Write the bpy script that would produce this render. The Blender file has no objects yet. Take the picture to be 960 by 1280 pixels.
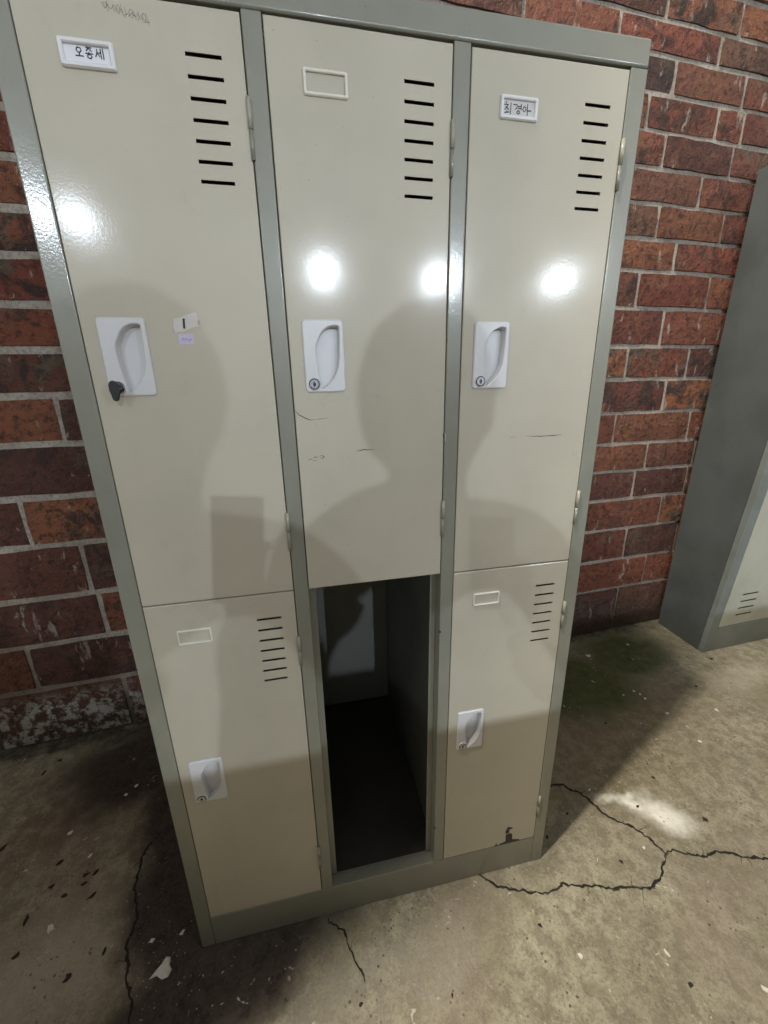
import bpy, bmesh, math, random
from mathutils import Vector, Matrix, noise as mnoise
random.seed(7)
scene = bpy.context.scene
COL = scene.collection

# ------------------------------------------------------------------ camera
CAM = Vector((0.32628, -0.70196, 1.28386))
cd = bpy.data.cameras.new("camera")
cam = bpy.data.objects.new("camera", cd); COL.objects.link(cam)
RT = Vector((0.97914, -0.20235, -0.01859)); DN = Vector((-0.07707, -0.28514, -0.95538)); FW = Vector((0.18802, 0.93688, -0.29479))
M = Matrix((RT, -DN, -FW)).transposed().to_4x4(); M.translation = CAM
cam.matrix_world = M
cd.sensor_fit = 'VERTICAL'; cd.sensor_height = 24; cd.sensor_width = 18
cd.lens = 505.2 * 24 / 1280
cd.clip_start = 0.005; cd.clip_end = 200
scene.camera = cam

# ------------------------------------------------------------------ world: night sky glow
w = bpy.data.worlds.new("World"); scene.world = w; w.use_nodes = True
bg = w.node_tree.nodes["Background"]
bg.inputs[0].default_value = (1.0, 0.98, 0.93, 1); bg.inputs[1].default_value = 0.44
vs = scene.view_settings
vs.view_transform = 'Standard'; vs.look = 'None'; vs.exposure = 0; vs.gamma = 1
scene.cycles.max_bounces = 6

ROW_W = 120; STREET_W = 1250          # lamp powers
ROW = [(-1.49, -4.0, 2.78, 0.72), (0.75, -4.0, 2.42, 1.15), (1.97, -4.0, 2.40, 1.05), (3.37, -4.0, 2.42, 1.0)]
STREET = (-1.32, -0.94, 5.37)

# ------------------------------------------------------------------ node helpers
def mat(name):
    m = bpy.data.materials.new(name); m.use_nodes = True
    nt = m.node_tree; b = nt.nodes["Principled BSDF"]
    return m, nt, b
def N(nt, t, **kw):
    n = nt.nodes.new(t)
    for k, v in kw.items(): setattr(n, k, v)
    return n
def sock(nt, s, v):
    if isinstance(v, (int, float)): s.default_value = v
    elif isinstance(v, (tuple, list)): s.default_value = tuple(v) + ((1,) if len(v) == 3 and s.type == 'RGBA' else ())
    else: nt.links.new(v, s)
def coord(nt, kind='Object'):
    return N(nt, 'ShaderNodeTexCoord').outputs[kind]
def noise(nt, vec, scale, detail=4, rough=0.55, dist=0.0, out='Fac'):
    n = N(nt, 'ShaderNodeTexNoise'); nt.links.new(vec, n.inputs['Vector'])
    n.inputs['Scale'].default_value = scale; n.inputs['Detail'].default_value = detail
    n.inputs['Roughness'].default_value = rough; n.inputs['Distortion'].default_value = dist
    return n.outputs[out]
def ramp(nt, fac, a, b, lo=0.0, hi=1.0):
    n = N(nt, 'ShaderNodeMapRange'); n.interpolation_type = 'SMOOTHSTEP'
    sock(nt, n.inputs[0], fac); n.inputs[1].default_value = a; n.inputs[2].default_value = b
    n.inputs[3].default_value = lo; n.inputs[4].default_value = hi
    return n.outputs[0]
def math_(nt, op, a, b=0.0):
    n = N(nt, 'ShaderNodeMath', operation=op); sock(nt, n.inputs[0], a); sock(nt, n.inputs[1], b); return n.outputs[0]
def mix(nt, fac, a, b, mode='MIX'):
    n = N(nt, 'ShaderNodeMix', data_type='RGBA', blend_type=mode)
    sock(nt, n.inputs[0], fac); sock(nt, n.inputs[6], a); sock(nt, n.inputs[7], b); return n.outputs[2]
def bump(nt, h, strength, dist=0.002, normal=None):
    n = N(nt, 'ShaderNodeBump'); n.inputs['Strength'].default_value = strength; n.inputs['Distance'].default_value = dist
    nt.links.new(h, n.inputs['Height'])
    if normal: nt.links.new(normal, n.inputs['Normal'])
    return n.outputs[0]
def cramp(nt, fac, stops):
    n = N(nt, 'ShaderNodeValToRGB'); nt.links.new(fac, n.inputs[0]); e = n.color_ramp.elements
    while len(e) > 1: e.remove(e[-1])
    e[0].position = stops[0][0]; e[0].color = tuple(stops[0][1]) + (1,)
    for p, c in stops[1:]:
        k = e.new(p); k.color = tuple(c) + (1,)
    return n.outputs[0]

def simple(name, col, rough=0.5, metal=0.0, var=0.12, scale=30, bmp=0.0, spec=0.5):
    m, nt, b = mat(name); v = coord(nt)
    f = noise(nt, v, scale, 5)
    c2 = tuple(c * (1 - 2 * var) for c in col)
    nt.links.new(mix(nt, f, tuple(c * (1 + var) for c in col), c2), b.inputs['Base Color'])
    b.inputs['Roughness'].default_value = rough; b.inputs['Metallic'].default_value = metal
    b.inputs['Specular IOR Level'].default_value = spec
    if bmp: nt.links.new(bump(nt, noise(nt, v, scale * 4, 4), bmp, 0.001), b.inputs['Normal'])
    return m

def paint(name, col, rough, coat, grime, peel=0.10):
    """enamel on sheet steel: orange peel, faint dirt clouds, tiny specks"""
    m, nt, b = mat(name)
    g = N(nt, 'ShaderNodeNewGeometry').outputs['Position']
    big = noise(nt, g, 3.2, 5, 0.6)
    c = mix(nt, ramp(nt, big, 0.35, 0.75), tuple(x * 1.03 for x in col), tuple(x * (1 - grime) for x in col))
    streak = N(nt, 'ShaderNodeMapping'); nt.links.new(g, streak.inputs[0]); streak.inputs['Scale'].default_value = (30, 30, 2.0)
    sn = noise(nt, streak.outputs[0], 1.0, 4)
    c = mix(nt, ramp(nt, sn, 0.55, 0.85, 0, 0.22), c, tuple(x * 0.80 for x in col))
    sp = noise(nt, g, 210, 2, 0.6)
    c = mix(nt, ramp(nt, sp, 0.735, 0.775, 0, 0.55), c, (0.07, 0.06, 0.05))
    # dirt gathers close to the ground
    sx = N(nt, 'ShaderNodeSeparateXYZ'); nt.links.new(g, sx.inputs[0])
    low = ramp(nt, math_(nt, 'ADD', sx.outputs[2], math_(nt, 'MULTIPLY', big, 0.12)), 0.05, 0.18, 0.20, 0.0)
    c = mix(nt, low, c, (0.10, 0.085, 0.065))
    smear = noise(nt, g, 14, 6, 0.72, 1.2)
    c = mix(nt, ramp(nt, smear, 0.56, 0.76, 0, 0.20), c, tuple(x * 0.62 for x in col))
    nt.links.new(c, b.inputs['Base Color'])
    nt.links.new(ramp(nt, noise(nt, g, 9, 5), 0.3, 0.8, rough - 0.04, rough + 0.10), b.inputs['Roughness'])
    b.inputs['Coat Weight'].default_value = coat; b.inputs['Coat Roughness'].default_value = 0.135
    h = math_(nt, 'ADD', noise(nt, g, 260, 3, 0.5), math_(nt, 'MULTIPLY', noise(nt, g, 7, 3), 3.0))
    nrm = bump(nt, h, peel, 0.0012)
    nt.links.new(nrm, b.inputs['Normal']); nt.links.new(nrm, b.inputs['Coat Normal'])
    return m

DOOR = paint("beige_enamel", (0.492, 0.454, 0.362), 0.55, 0.50, 0.10, 0.035)
FRAME = paint("grey_green_enamel", (0.245, 0.246, 0.200), 0.36, 0.75, 0.18)
FRAME_DULL = paint("dull_grey_enamel", (0.215, 0.240, 0.225), 0.5, 0.1, 0.30)
BODY_SHADED = paint("shaded_grey_enamel", (0.098, 0.111, 0.110), 0.55, 0.05, 0.30)  # shade of the second locker's less lit sides put into a darker grey
DOOR_DULL = paint("pale_green_grey_enamel", (0.50, 0.505, 0.425), 0.5, 0.1, 0.2)
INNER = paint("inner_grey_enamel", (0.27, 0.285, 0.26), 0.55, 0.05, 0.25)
INNER_SHADED = paint("shaded_inner_enamel", (0.135, 0.140, 0.120), 0.6, 0.0, 0.3)  # shade inside the compartments put into the partition colour
INNER_FLOOR_SHADED = paint("shaded_floor_enamel", (0.040, 0.038, 0.031), 0.7, 0.0, 0.4)  # near-black holds the shade at the bottom of the open compartment
HINGE = paint("hinge_enamel", (0.36, 0.345, 0.28), 0.35, 0.3, 0.15)
PLASTIC = simple("white_plastic", (0.64, 0.64, 0.65), 0.34, 0, 0.03, 40)
HOLDER_CREAM = simple("cream_plastic", (0.74, 0.71, 0.63), 0.4, 0, 0.04, 60)
HOLDER_WHITE = simple("glossy_white_plastic", (0.76, 0.76, 0.77), 0.16, 0, 0.03, 60)
CARD = simple("card_paper", (0.60, 0.59, 0.57), 0.7, 0, 0.05, 90)
CARD_W = simple("white_card_paper", (0.76, 0.76, 0.80), 0.25, 0, 0.03, 90)
INK = simple("black_ink", (0.015, 0.015, 0.018), 0.5, 0, 0.1, 200)
PENCIL = simple("pencil_marks", (0.31, 0.285, 0.245), 0.6, 0, 0.15, 600)
PEN_FAINT = simple("faint_blue_ink", (0.33, 0.30, 0.50), 0.5, 0, 0.1, 200)
LILAC = simple("lilac_sticker", (0.60, 0.54, 0.72), 0.2, 0, 0.06, 120)
TAPE = simple("masking_paper", (0.62, 0.60, 0.55), 0.55, 0, 0.06, 90)
CHROME = simple("lock_metal", (0.52, 0.52, 0.56), 0.25, 0.9, 0.08, 200)
RING = simple("dark_lock_ring", (0.10, 0.10, 0.12), 0.3, 0.7, 0.1, 200)
BLACK = simple("black_plastic", (0.02, 0.02, 0.022), 0.4, 0, 0.1, 60)
RUST = simple("bare_dark_steel", (0.055, 0.047, 0.04), 0.6, 0.2, 0.3, 120)
STEEL = simple("bright_steel", (0.55, 0.54, 0.50), 0.28, 0.6, 0.1, 100)
FLAKE = simple("white_paint_flake", (0.72, 0.69, 0.62), 0.8, 0, 0.10, 60)
LEAF = simple("dry_leaf", (0.035, 0.026, 0.018), 0.8, 0, 0.3, 150)
CRUMB = simple("crumbled_dirt", (0.115, 0.098, 0.070), 0.95, 0, 0.35, 150)
CRACK = simple("dirt_in_crack", (0.022, 0.018, 0.014), 0.95, 0, 0.3, 60)

# ------------------------------------------------------------------ object helpers
def link(name, me, m=None, parent=None):
    o = bpy.data.objects.new(name, me); COL.objects.link(o)
    if parent: o.parent = parent
    if m and not me.materials: me.materials.append(m)
    return o
def thing(name, label, cat, loc=(0, 0, 0), group=None):
    o = bpy.data.objects.new(name, None); COL.objects.link(o); o.location = loc
    o.empty_display_size = 0.05
    o['label'] = label; o['category'] = cat
    if group: o['group'] = group
    return o
def tag(o, label, cat, group=None):
    o['label'] = label; o['category'] = cat
    if group: o['group'] = group
    return o
def bm_obj(name, bm, m, parent=None, smooth=False):
    bmesh.ops.recalc_face_normals(bm, faces=bm.faces)
    me = bpy.data.meshes.new(name); bm.to_mesh(me); bm.free()
    if smooth:
        for p in me.polygons: p.use_smooth = True
    return link(name, me, m, parent)
def add_box(bm, x0, x1, y0, y1, z0, z1, bev=0.0, seg=2):
    vs_ = [bm.verts.new((x, y, z)) for x in (x0, x1) for y in (y0, y1) for z in (z0, z1)]
    F = [(0, 1, 3, 2), (4, 6, 7, 5), (0, 4, 5, 1), (2, 3, 7, 6), (0, 2, 6, 4), (1, 5, 7, 3)]
    fs = [bm.faces.new([vs_[i] for i in f]) for f in F]
    if bev:
        es = list({e for f in fs for e in f.edges})
        bmesh.ops.bevel(bm, geom=es, offset=bev, segments=seg, affect='EDGES', profile=0.6)
def box(name, x0, x1, y0, y1, z0, z1, m, parent=None, bev=0.0015, seg=2):
    bm = bmesh.new(); add_box(bm, x0, x1, y0, y1, z0, z1, bev, seg)
    o = bm_obj(name, bm, m, parent)
    if bev:
        for p in o.data.polygons: p.use_smooth = True
        wn = o.modifiers.new("flat_faces", 'WEIGHTED_NORMAL'); wn.weight = 100; wn.mode = 'FACE_AREA'
    return o
def add_cyl(bm, a, b, r0, r1=None, n=12, caps=True):
    a, b = Vector(a), Vector(b); r1 = r0 if r1 is None else r1
    d = (b - a).normalized(); u = d.orthogonal().normalized(); v = d.cross(u)
    A = [bm.verts.new(a + (u * math.cos(t) + v * math.sin(t)) * r0) for t in [2 * math.pi * i / n for i in range(n)]]
    B = [bm.verts.new(b + (u * math.cos(t) + v * math.sin(t)) * r1) for t in [2 * math.pi * i / n for i in range(n)]]
    for i in range(n): bm.faces.new((A[i], A[(i + 1) % n], B[(i + 1) % n], B[i]))
    if caps: bm.faces.new(A); bm.faces.new(B)
def add_ribbon(bm, pts, width, y, thick=0.0003, taper=0.0, axis='y'):
    """flat stroke through 2D pts (x,z) lying on the plane y, proud by thick"""
    P = [Vector((p[0], p[1])) for p in pts]; n = len(P)
    top = []
    for i, p in enumerate(P):
        a = P[max(0, i - 1)]; b = P[min(n - 1, i + 1)]
        t = (b - a); t = t.normalized() if t.length > 1e-9 else Vector((1, 0))
        nn = Vector((-t.y, t.x)); wd = width * 0.5
        if taper: wd *= 1 - taper * abs(2 * i / (n - 1) - 1)
        top.append((p + nn * wd, p - nn * wd))
    def V(q, d): return bm.verts.new((q.x, y - d, q.y))
    T = [(V(a, thick), V(b, thick), V(a, 0), V(b, 0)) for a, b in top]
    for i in range(n - 1):
        A, B = T[i], T[i + 1]
        bm.faces.new((A[0], A[1], B[1], B[0])); bm.faces.new((A[0], B[0], B[2], A[2])); bm.faces.new((A[1], A[3], B[3], B[1]))
    for A in (T[0], T[-1]): bm.faces.new((A[0], A[1], A[3], A[2]))
def strokes(name, lst, width, y, m, parent, thick=0.0003):
    bm = bmesh.new()
    for s in lst: add_ribbon(bm, s, width, y, thick)
    return bm_obj(name, bm, m, parent)
def patch(name, pts, y0, y1, m, parent):
    """thin plate with outline pts (x,z), from y0 (back) to y1 (front, smaller)"""
    bm = bmesh.new()
    A = [bm.verts.new((x, y1, z)) for x, z in pts]; B = [bm.verts.new((x, y0, z)) for x, z in pts]
    f = bm.faces.new(A); n = len(pts)
    for i in range(n): bm.faces.new((A[i], B[i], B[(i + 1) % n], A[(i + 1) % n]))
    bmesh.ops.triangulate(bm, faces=[f])
    return bm_obj(name, bm, m, parent)
def rrect(x0, x1, z0, z1, r, n=4):
    pts = []
    for cx, cz, a0 in ((x1 - r, z1 - r, 0), (x0 + r, z1 - r, 90), (x0 + r, z0 + r, 180), (x1 - r, z0 + r, 270)):
        for i in range(n + 1):
            a = math.radians(a0 + 90 * i / n); pts.append((cx + r * math.cos(a), cz + r * math.sin(a)))
    return pts
def loop_edges(bm, pts, y):
    vs_ = [bm.verts.new((x, y, z)) for x, z in pts]
    es = [bm.edges.new((vs_[i], vs_[(i + 1) % len(vs_)])) for i in range(len(vs_))]
    return vs_, es
def inset(pts, d):
    n = len(pts); out = []
    for i in range(n):
        a = Vector(pts[i - 1]); b = Vector(pts[i]); c = Vector(pts[(i + 1) % n])
        t = (c - a).normalized(); out.append(tuple(b + Vector((-t.y, t.x)) * d))   # left normal: inside for CCW
    return out
def bridge(bm, A, B):
    n = len(A)
    for i in range(n): bm.faces.new((A[i], A[(i + 1) % n], B[(i + 1) % n], B[i]))

# ================================================================== SETTING: floor
def floor_material():
    m, nt, b = mat("worn_concrete")
    p = N(nt, 'ShaderNodeNewGeometry').outputs['Position']
    warp = noise(nt, p, 6, 4, 0.6, out='Color')
    wv = N(nt, 'ShaderNodeVectorMath', operation='MULTIPLY_ADD')
    nt.links.new(warp, wv.inputs[0]); wv.inputs[1].default_value = (0.22, 0.22, 0); wv.inputs[2].default_value = (-0.11, -0.11, 0)
    va = N(nt, 'ShaderNodeVectorMath', operation='ADD'); nt.links.new(p, va.inputs[0]); nt.links.new(wv.outputs[0], va.inputs[1])
    pw = va.outputs[0]
    def blob(cx, cy, rx, ry, deg, a=0.6, bb=1.1, warped=True):
        mp = N(nt, 'ShaderNodeMapping', vector_type='TEXTURE'); nt.links.new(pw if warped else p, mp.inputs[0])
        mp.inputs['Location'].default_value = (cx, cy, 0); mp.inputs['Rotation'].default_value = (0, 0, math.radians(deg))
        mp.inputs['Scale'].default_value = (rx, ry, 1)
        l = N(nt, 'ShaderNodeVectorMath', operation='LENGTH'); nt.links.new(mp.outputs[0], l.inputs[0])
        return ramp(nt, l.outputs['Value'], a, bb, 1.0, 0.0)
    n1 = noise(nt, p, 3.5, 6, 0.62); n2 = noise(nt, p, 24, 6, 0.65); n3 = noise(nt, p, 130, 4, 0.7)
    c = cramp(nt, n1, [(0.28, (0.235, 0.212, 0.142)), (0.5, (0.335, 0.306, 0.218)), (0.70, (0.445, 0.410, 0.305))])
    c = mix(nt, ramp(nt, n2, 0.40, 0.60, 0.0, 0.62), c, (0.165, 0.142, 0.098))
    c = mix(nt, ramp(nt, noise(nt, p, 38, 5, 0.7, 0.8), 0.52, 0.66, 0.0, 0.55), c, (0.42, 0.375, 0.29))
    c = mix(nt, ramp(nt, n3, 0.46, 0.66, 0.0, 0.50), c, (0.130, 0.112, 0.072))
    c = mix(nt, ramp(nt, noise(nt, p, 90, 3, 0.6), 0.60, 0.74, 0.0, 0.55), c, (0.50, 0.47, 0.39))
    # broom and drag scratches
    for deg, sc, amt in ((35, (120, 7, 1), 0.35), (-50, (150, 9, 1), 0.30), (8, (170, 10, 1), 0.25)):
        mp = N(nt, 'ShaderNodeMapping'); nt.links.new(pw, mp.inputs[0]); mp.inputs['Rotation'].default_value = (0, 0, math.radians(deg)); mp.inputs['Scale'].default_value = sc
        s = noise(nt, mp.outputs[0], 1.0, 3, 0.6)
        c = mix(nt, ramp(nt, s, 0.60, 0.74, 0, amt), c, (0.46, 0.42, 0.34))
    fine = math_(nt, 'ADD', math_(nt, 'MULTIPLY', n2, 0.7), math_(nt, 'MULTIPLY', n3, 0.6))
    # pink-grey and ochre tints
    c = mix(nt, ramp(nt, noise(nt, p, 2.3, 3), 0.52, 0.68, 0, 0.35), c, (0.27, 0.205, 0.165))
    c = mix(nt, ramp(nt, noise(nt, pw, 4.1, 3), 0.55, 0.70, 0, 0.30), c, (0.21, 0.21, 0.12))
    # black wet grime beside the locker's left side
    grime = math_(nt, 'MAXIMUM', blob(-0.30, 0.60, 0.36, 0.22, 6, 0.45, 1.15), blob(-0.06, 0.22, 0.20, 0.56, 14, 0.6, 1.1))
    grime = math_(nt, 'MAXIMUM', grime, blob(0.06, -0.06, 0.34, 0.12, 14, 0.6, 1.1))
    grime = math_(nt, 'MULTIPLY', grime, ramp(nt, fine, 0.45, 0.85, 1.0, 0.80))
    red = math_(nt, 'MULTIPLY', blob(-0.52, 0.40, 0.20, 0.13, 20, 0.2, 1.1), ramp(nt, n2, 0.3, 0.7, 0.15, 0.75))
    c = mix(nt, red, c, (0.14, 0.085, 0.055))
    ol = math_(nt, 'MULTIPLY', math_(nt, 'MAXIMUM', blob(-0.50, 0.34, 0.55, 0.52, 20, 0.45, 1.1), blob(-0.30, 0.02, 0.42, 0.24, 15, 0.2, 1.1)), ramp(nt, n2, 0.3, 0.7, 0.10, 0.45))
    c = mix(nt, ol, c, (0.185, 0.145, 0.092))
    # moss and damp to the right of the locker
    moss = math_(nt, 'MULTIPLY', math_(nt, 'MAXIMUM', blob(1.80, 0.72, 0.30, 0.20, 8, 0.45, 1.1), blob(1.42, 0.60, 0.46, 0.24, 5, 0.40, 1.1)), ramp(nt, fine, 0.50, 0.95, 1.0, 0.60))
    damp = math_(nt, 'MULTIPLY', blob(1.35, 0.42, 0.60, 0.42, 15, 0.4, 1.1), ramp(nt, n2, 0.3, 0.7, 0.35, 0.75))
    c = mix(nt, damp, c, (0.185, 0.145, 0.075))
    c = mix(nt, moss, c, mix(nt, n2, (0.030, 0.046, 0.009), (0.096, 0.115, 0.034)))
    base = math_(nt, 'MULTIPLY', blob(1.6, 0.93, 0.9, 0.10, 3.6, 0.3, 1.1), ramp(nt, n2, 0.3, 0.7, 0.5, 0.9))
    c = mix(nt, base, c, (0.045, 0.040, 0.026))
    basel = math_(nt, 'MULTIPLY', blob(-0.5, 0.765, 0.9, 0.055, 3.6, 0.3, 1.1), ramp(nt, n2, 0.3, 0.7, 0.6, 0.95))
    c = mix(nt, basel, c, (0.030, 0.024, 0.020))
    # chalky white patch
    wp = math_(nt, 'MULTIPLY', math_(nt, 'MAXIMUM', blob(1.345, 0.035, 0.105, 0.058, -38, 0.25, 1.35), blob(1.262, 0.090, 0.085, 0.026, -30, 0.15, 1.3)), ramp(nt, n2, 0.25, 0.6, 0.55, 1.0))
    c = mix(nt, wp, c, (0.86, 0.84, 0.75))
    pal = math_(nt, 'MULTIPLY', blob(2.2, 0.46, 0.30, 0.10, 5, 0.2, 1.1), 0.45)
    c = mix(nt, pal, c, (0.50, 0.45, 0.36))
    left = math_(nt, 'MULTIPLY', blob(-0.42, 0.02, 0.36, 0.17, 15, 0.2, 1.1), ramp(nt, n2, 0.3, 0.7, 0.25, 0.65))
    c = mix(nt, left, c, (0.54, 0.475, 0.37))
    pal2 = math_(nt, 'MULTIPLY', blob(0.42, -0.13, 0.34, 0.09, 12, 0.2, 1.1), ramp(nt, n2, 0.3, 0.7, 0.1, 0.5))
    c = mix(nt, pal2, c, (0.42, 0.385, 0.33))
    c = mix(nt, grime, c, mix(nt, n2, (0.014, 0.010, 0.009), (0.055, 0.034, 0.030)))
    # pin holes and dark specks
    vo = N(nt, 'ShaderNodeTexVoronoi'); nt.links.new(p, vo.inputs['Vector']); vo.inputs['Scale'].default_value = 55
    sp = math_(nt, 'MULTIPLY', ramp(nt, vo.outputs['Distance'], 0.09, 0.20, 1, 0), ramp(nt, noise(nt, p, 7, 2), 0.50, 0.62, 0, 0.85))
    c = mix(nt, sp, c, (0.05, 0.04, 0.03))
    vo2 = N(nt, 'ShaderNodeTexVoronoi'); nt.links.new(pw, vo2.inputs['Vector']); vo2.inputs['Scale'].default_value = 41
    sp2 = math_(nt, 'MULTIPLY', ramp(nt, vo2.outputs['Distance'], 0.06, 0.15, 1, 0), ramp(nt, noise(nt, p, 5.3, 2), 0.52, 0.60, 0, 0.9))
    c = mix(nt, sp2, c, (0.62, 0.59, 0.51))
    nt.links.new(c, b.inputs['Base Color'])
    nt.links.new(math_(nt, 'SUBTRACT', ramp(nt, n1, 0.3, 0.7, 0.62, 0.85), math_(nt, 'MULTIPLY', grime, ramp(nt, n2, 0.4, 0.6, 0.05, 0.32))), b.inputs['Roughness'])
    b.inputs['Specular IOR Level'].default_value = 0.35
    h = math_(nt, 'ADD', math_(nt, 'MULTIPLY', n2, 1.0), math_(nt, 'MULTIPLY', n3, 0.45))
    nt.links.new(bump(nt, h, 0.75, 0.006), b.inputs['Normal'])
    return m
bm = bmesh.new()
vsx = [bm.verts.new(p) for p in ((-40, -60, 0), (40, -60, 0), (40, 40, 0), (-40, 40, 0))]; bm.faces.new(vsx)
floor = bm_obj("concrete_floor", bm, floor_material()); floor['kind'] = 'structure'; floor['label'] = "worn stained concrete floor with jagged cracks"

def crack(pts, wd, seed):
    rnd = random.Random(seed)
    P = [Vector(p) for p in pts]; out = []
    for i in range(len(P) - 1):
        L = (P[i + 1] - P[i]).length; k = max(2, int(L / 0.007))
        nn = Vector((-(P[i + 1] - P[i]).y, (P[i + 1] - P[i]).x)).normalized()
        for j in range(k):
            out.append(P[i].lerp(P[i + 1], j / k) + nn * rnd.uniform(-0.0028, 0.0028) * (0 if j == 0 else 1))
    out.append(P[-1]); bm = bmesh.new(); prev = None; n = len(out)
    for i, p in enumerate(out):
        t = (out[min(n - 1, i + 1)] - out[max(0, i - 1)]).normalized(); nn = Vector((-t.y, t.x))
        q = i / (n - 1); e = min(1.0, q * 8 + 0.3, (1 - q) * 8 + 0.3)
        sl = 0.55 + 0.75 * (0.5 + 0.5 * mnoise.noise(Vector((p.x * 22, p.y * 22, seed)))); a = wd * e * sl * rnd.uniform(0.25, 1.5) * 0.6; c = wd * e * sl * rnd.uniform(0.25, 1.5) * 0.6
        cur = (bm.verts.new((*(p + nn * a), 0.0008)), bm.verts.new((*(p - nn * c), 0.0008)))
        if prev: bm.faces.new((prev[0], prev[1], cur[1], cur[0]))
        prev = cur
    for k in range(max(2, n // 14)):                  # hairline side branches
        i = rnd.randrange(2, n - 2); p = out[i]; t = (out[i + 1] - out[i - 1]).normalized(); sd = rnd.choice((-1, 1)); d = Vector((-t.y, t.x)) * sd + t * rnd.uniform(-0.6, 0.6)
        q0 = p; w0 = wd * 0.35; st = rnd.randint(3, 7); pv = None
        for j in range(st + 1):
            q = q0 + d * 0.006 * j + Vector((rnd.uniform(-.002, .002), rnd.uniform(-.002, .002))); ww = w0 * (1 - j / (st + 0.5)) * 0.5
            cur = (bm.verts.new((*(q + t * ww), 0.0011)), bm.verts.new((*(q - t * ww), 0.0011)))
            if pv: bm.faces.new((pv[0], pv[1], cur[1], cur[0]))
            pv = cur
    bm2 = bmesh.new()                                  # crumbled, dirt-filled edge
    for i in range(n - 1):
        if rnd.random() < 0.45: continue
        t = (out[i + 1] - out[i]).normalized(); nn = Vector((-t.y, t.x)); o_ = rnd.uniform(-0.5, 0.5) * wd; hw = wd * rnd.uniform(0.5, 1.1)
        a, c = out[i] + nn * o_ - t * 0.002, out[i + 1] + nn * o_ + t * 0.002; m_ = (a + c) / 2
        V = [bm2.verts.new((*q, 0.0005)) for q in (a, m_ - nn * hw * rnd.uniform(.5, 1), c, m_ + nn * hw * rnd.uniform(.5, 1))]; bm2.faces.new(V)
    e_ = bm_obj("crumbled_edge", bm2, CRUMB, floor); e_['kind'] = 'stuff'
    return bm_obj("crack", bm, CRACK, floor)
crack([(0.700, 0.004), (0.7161, -0.0), (0.745, -0.0314), (0.7947, -0.0526), (0.8522, -0.0733), (0.8953, -0.0745), (0.9242, -0.0648), (0.9693, -0.0837), (1.0027, -0.0875), (1.0429, -0.1053), (1.0933, -0.1107), (1.1403, -0.1251), (1.1866, -0.1114), (1.2244, -0.085), (1.2533, -0.0643)], 0.0052, 1)
crack([(1.2533, -0.0643), (1.2798, -0.0581), (1.3109, -0.0769), (1.3572, -0.0949), (1.3965, -0.0877), (1.4275, -0.1008), (1.4525, -0.1142), (1.5185, -0.1356), (1.6289, -0.1621), (1.9, -0.2)], 0.0062, 2)
crack([(1.2533, -0.0643), (1.243, -0.0313), (1.2213, 0.0194), (1.1861, 0.0433), (1.1597, 0.074), (1.1469, 0.1251), (1.1323, 0.1515), (1.1053, 0.1688), (1.0985, 0.1877), (1.061, 0.1912), (0.98, 0.23)], 0.0065, 3)
crack([(-0.09, -0.22), (-0.1174, -0.1358), (-0.127, -0.0973), (-0.1337, -0.0598), (-0.1513, -0.035), (-0.1618, -0.0183), (-0.1671, 0.0093), (-0.182, 0.0445), (-0.1795, 0.0649), (-0.1774, 0.0954), (-0.2098, 0.1751), (-0.2125, 0.224), (-0.2144, 0.2649), (-0.1903, 0.3029), (-0.1786, 0.3264)], 0.0055, 4)
crack([(0.3004, -0.0056), (0.3004, -0.0156), (0.3377, -0.0395), (0.3425, -0.065), (0.3545, -0.0909), (0.366, -0.1157), (0.3731, -0.1412)], 0.0036, 5)

# ================================================================== brick wall
SL = 0.0625; TD = Vector((1, SL, 0)).normalized(); ND = Vector((SL, -1, 0)).normalized()   # ND points to the viewer
P0 = Vector((0, 0.807, 0))
def wall_pt(u, z, d=0.0): return P0 + TD * u + Vector((0, 0, z)) + ND * d
RZ = [2.498, 2.403, 2.294, 2.183, 2.070, 1.955, 1.837, 1.721, 1.583, 1.433, 1.297, 1.152, 1.012, 0.882, 0.741, 0.587, 0.42, 0.256, 0.0]
LZ = [2.565, 2.455, 2.343, 2.231, 2.119, 2.006, 1.894, 1.775, 1.662, 1.534, 1.410, 1.278, 1.130, 0.958, 0.791, 0.600, 0.42, 0.236, 0.0]
for k in range(10):
    RZ.insert(0, RZ[0] + 0.105); LZ.insert(0, LZ[0] + 0.105)
def smooth(a, b, x):
    t = min(1, max(0, (x - a) / (b - a))); return t * t * (3 - 2 * t)
def course(i, u):
    f = smooth(0.12, 0.80, u); return LZ[i] * (1 - f) + RZ[i] * f
# measured upright joints (row counted from the topmost measured one) right and left of the lockers
RJ = {-1: [2.039], 0: [1.511, 1.965], 1: [1.776, 2.118], 2: [2.012, 2.147], 3: [1.777, 2.121], 4: [1.60, 1.988], 5: [1.80, 2.14], 6: [1.58, 1.917], 7: [1.751, 2.13],
      8: [1.57, 1.913], 9: [1.749, 2.09], 10: [1.62, 1.991], 11: [1.734, 2.17], 12: [1.60, 1.945, 2.24], 13: [1.56, 1.898, 2.22], 14: [1.63, 2.09], 15: [1.56, 1.905, 2.23], 16: [1.60, 2.06], 17: [1.56, 1.912, 2.25]}
LJ = {5: [-0.62, -0.2], 6: [-0.47, -0.1], 7: [-0.66, -0.25], 8: [-0.52, -0.18], 9: [-0.75, -0.27], 10: [-0.60, -0.15], 11: [-0.415, -0.05], 12: [-0.75, -0.25], 13: [-0.585, -0.17], 14: [-0.92, -0.448, -0.06], 15: [-0.81, -0.431], 16: [-0.695, -0.28], 17: [-0.86, -0.42]}

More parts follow.
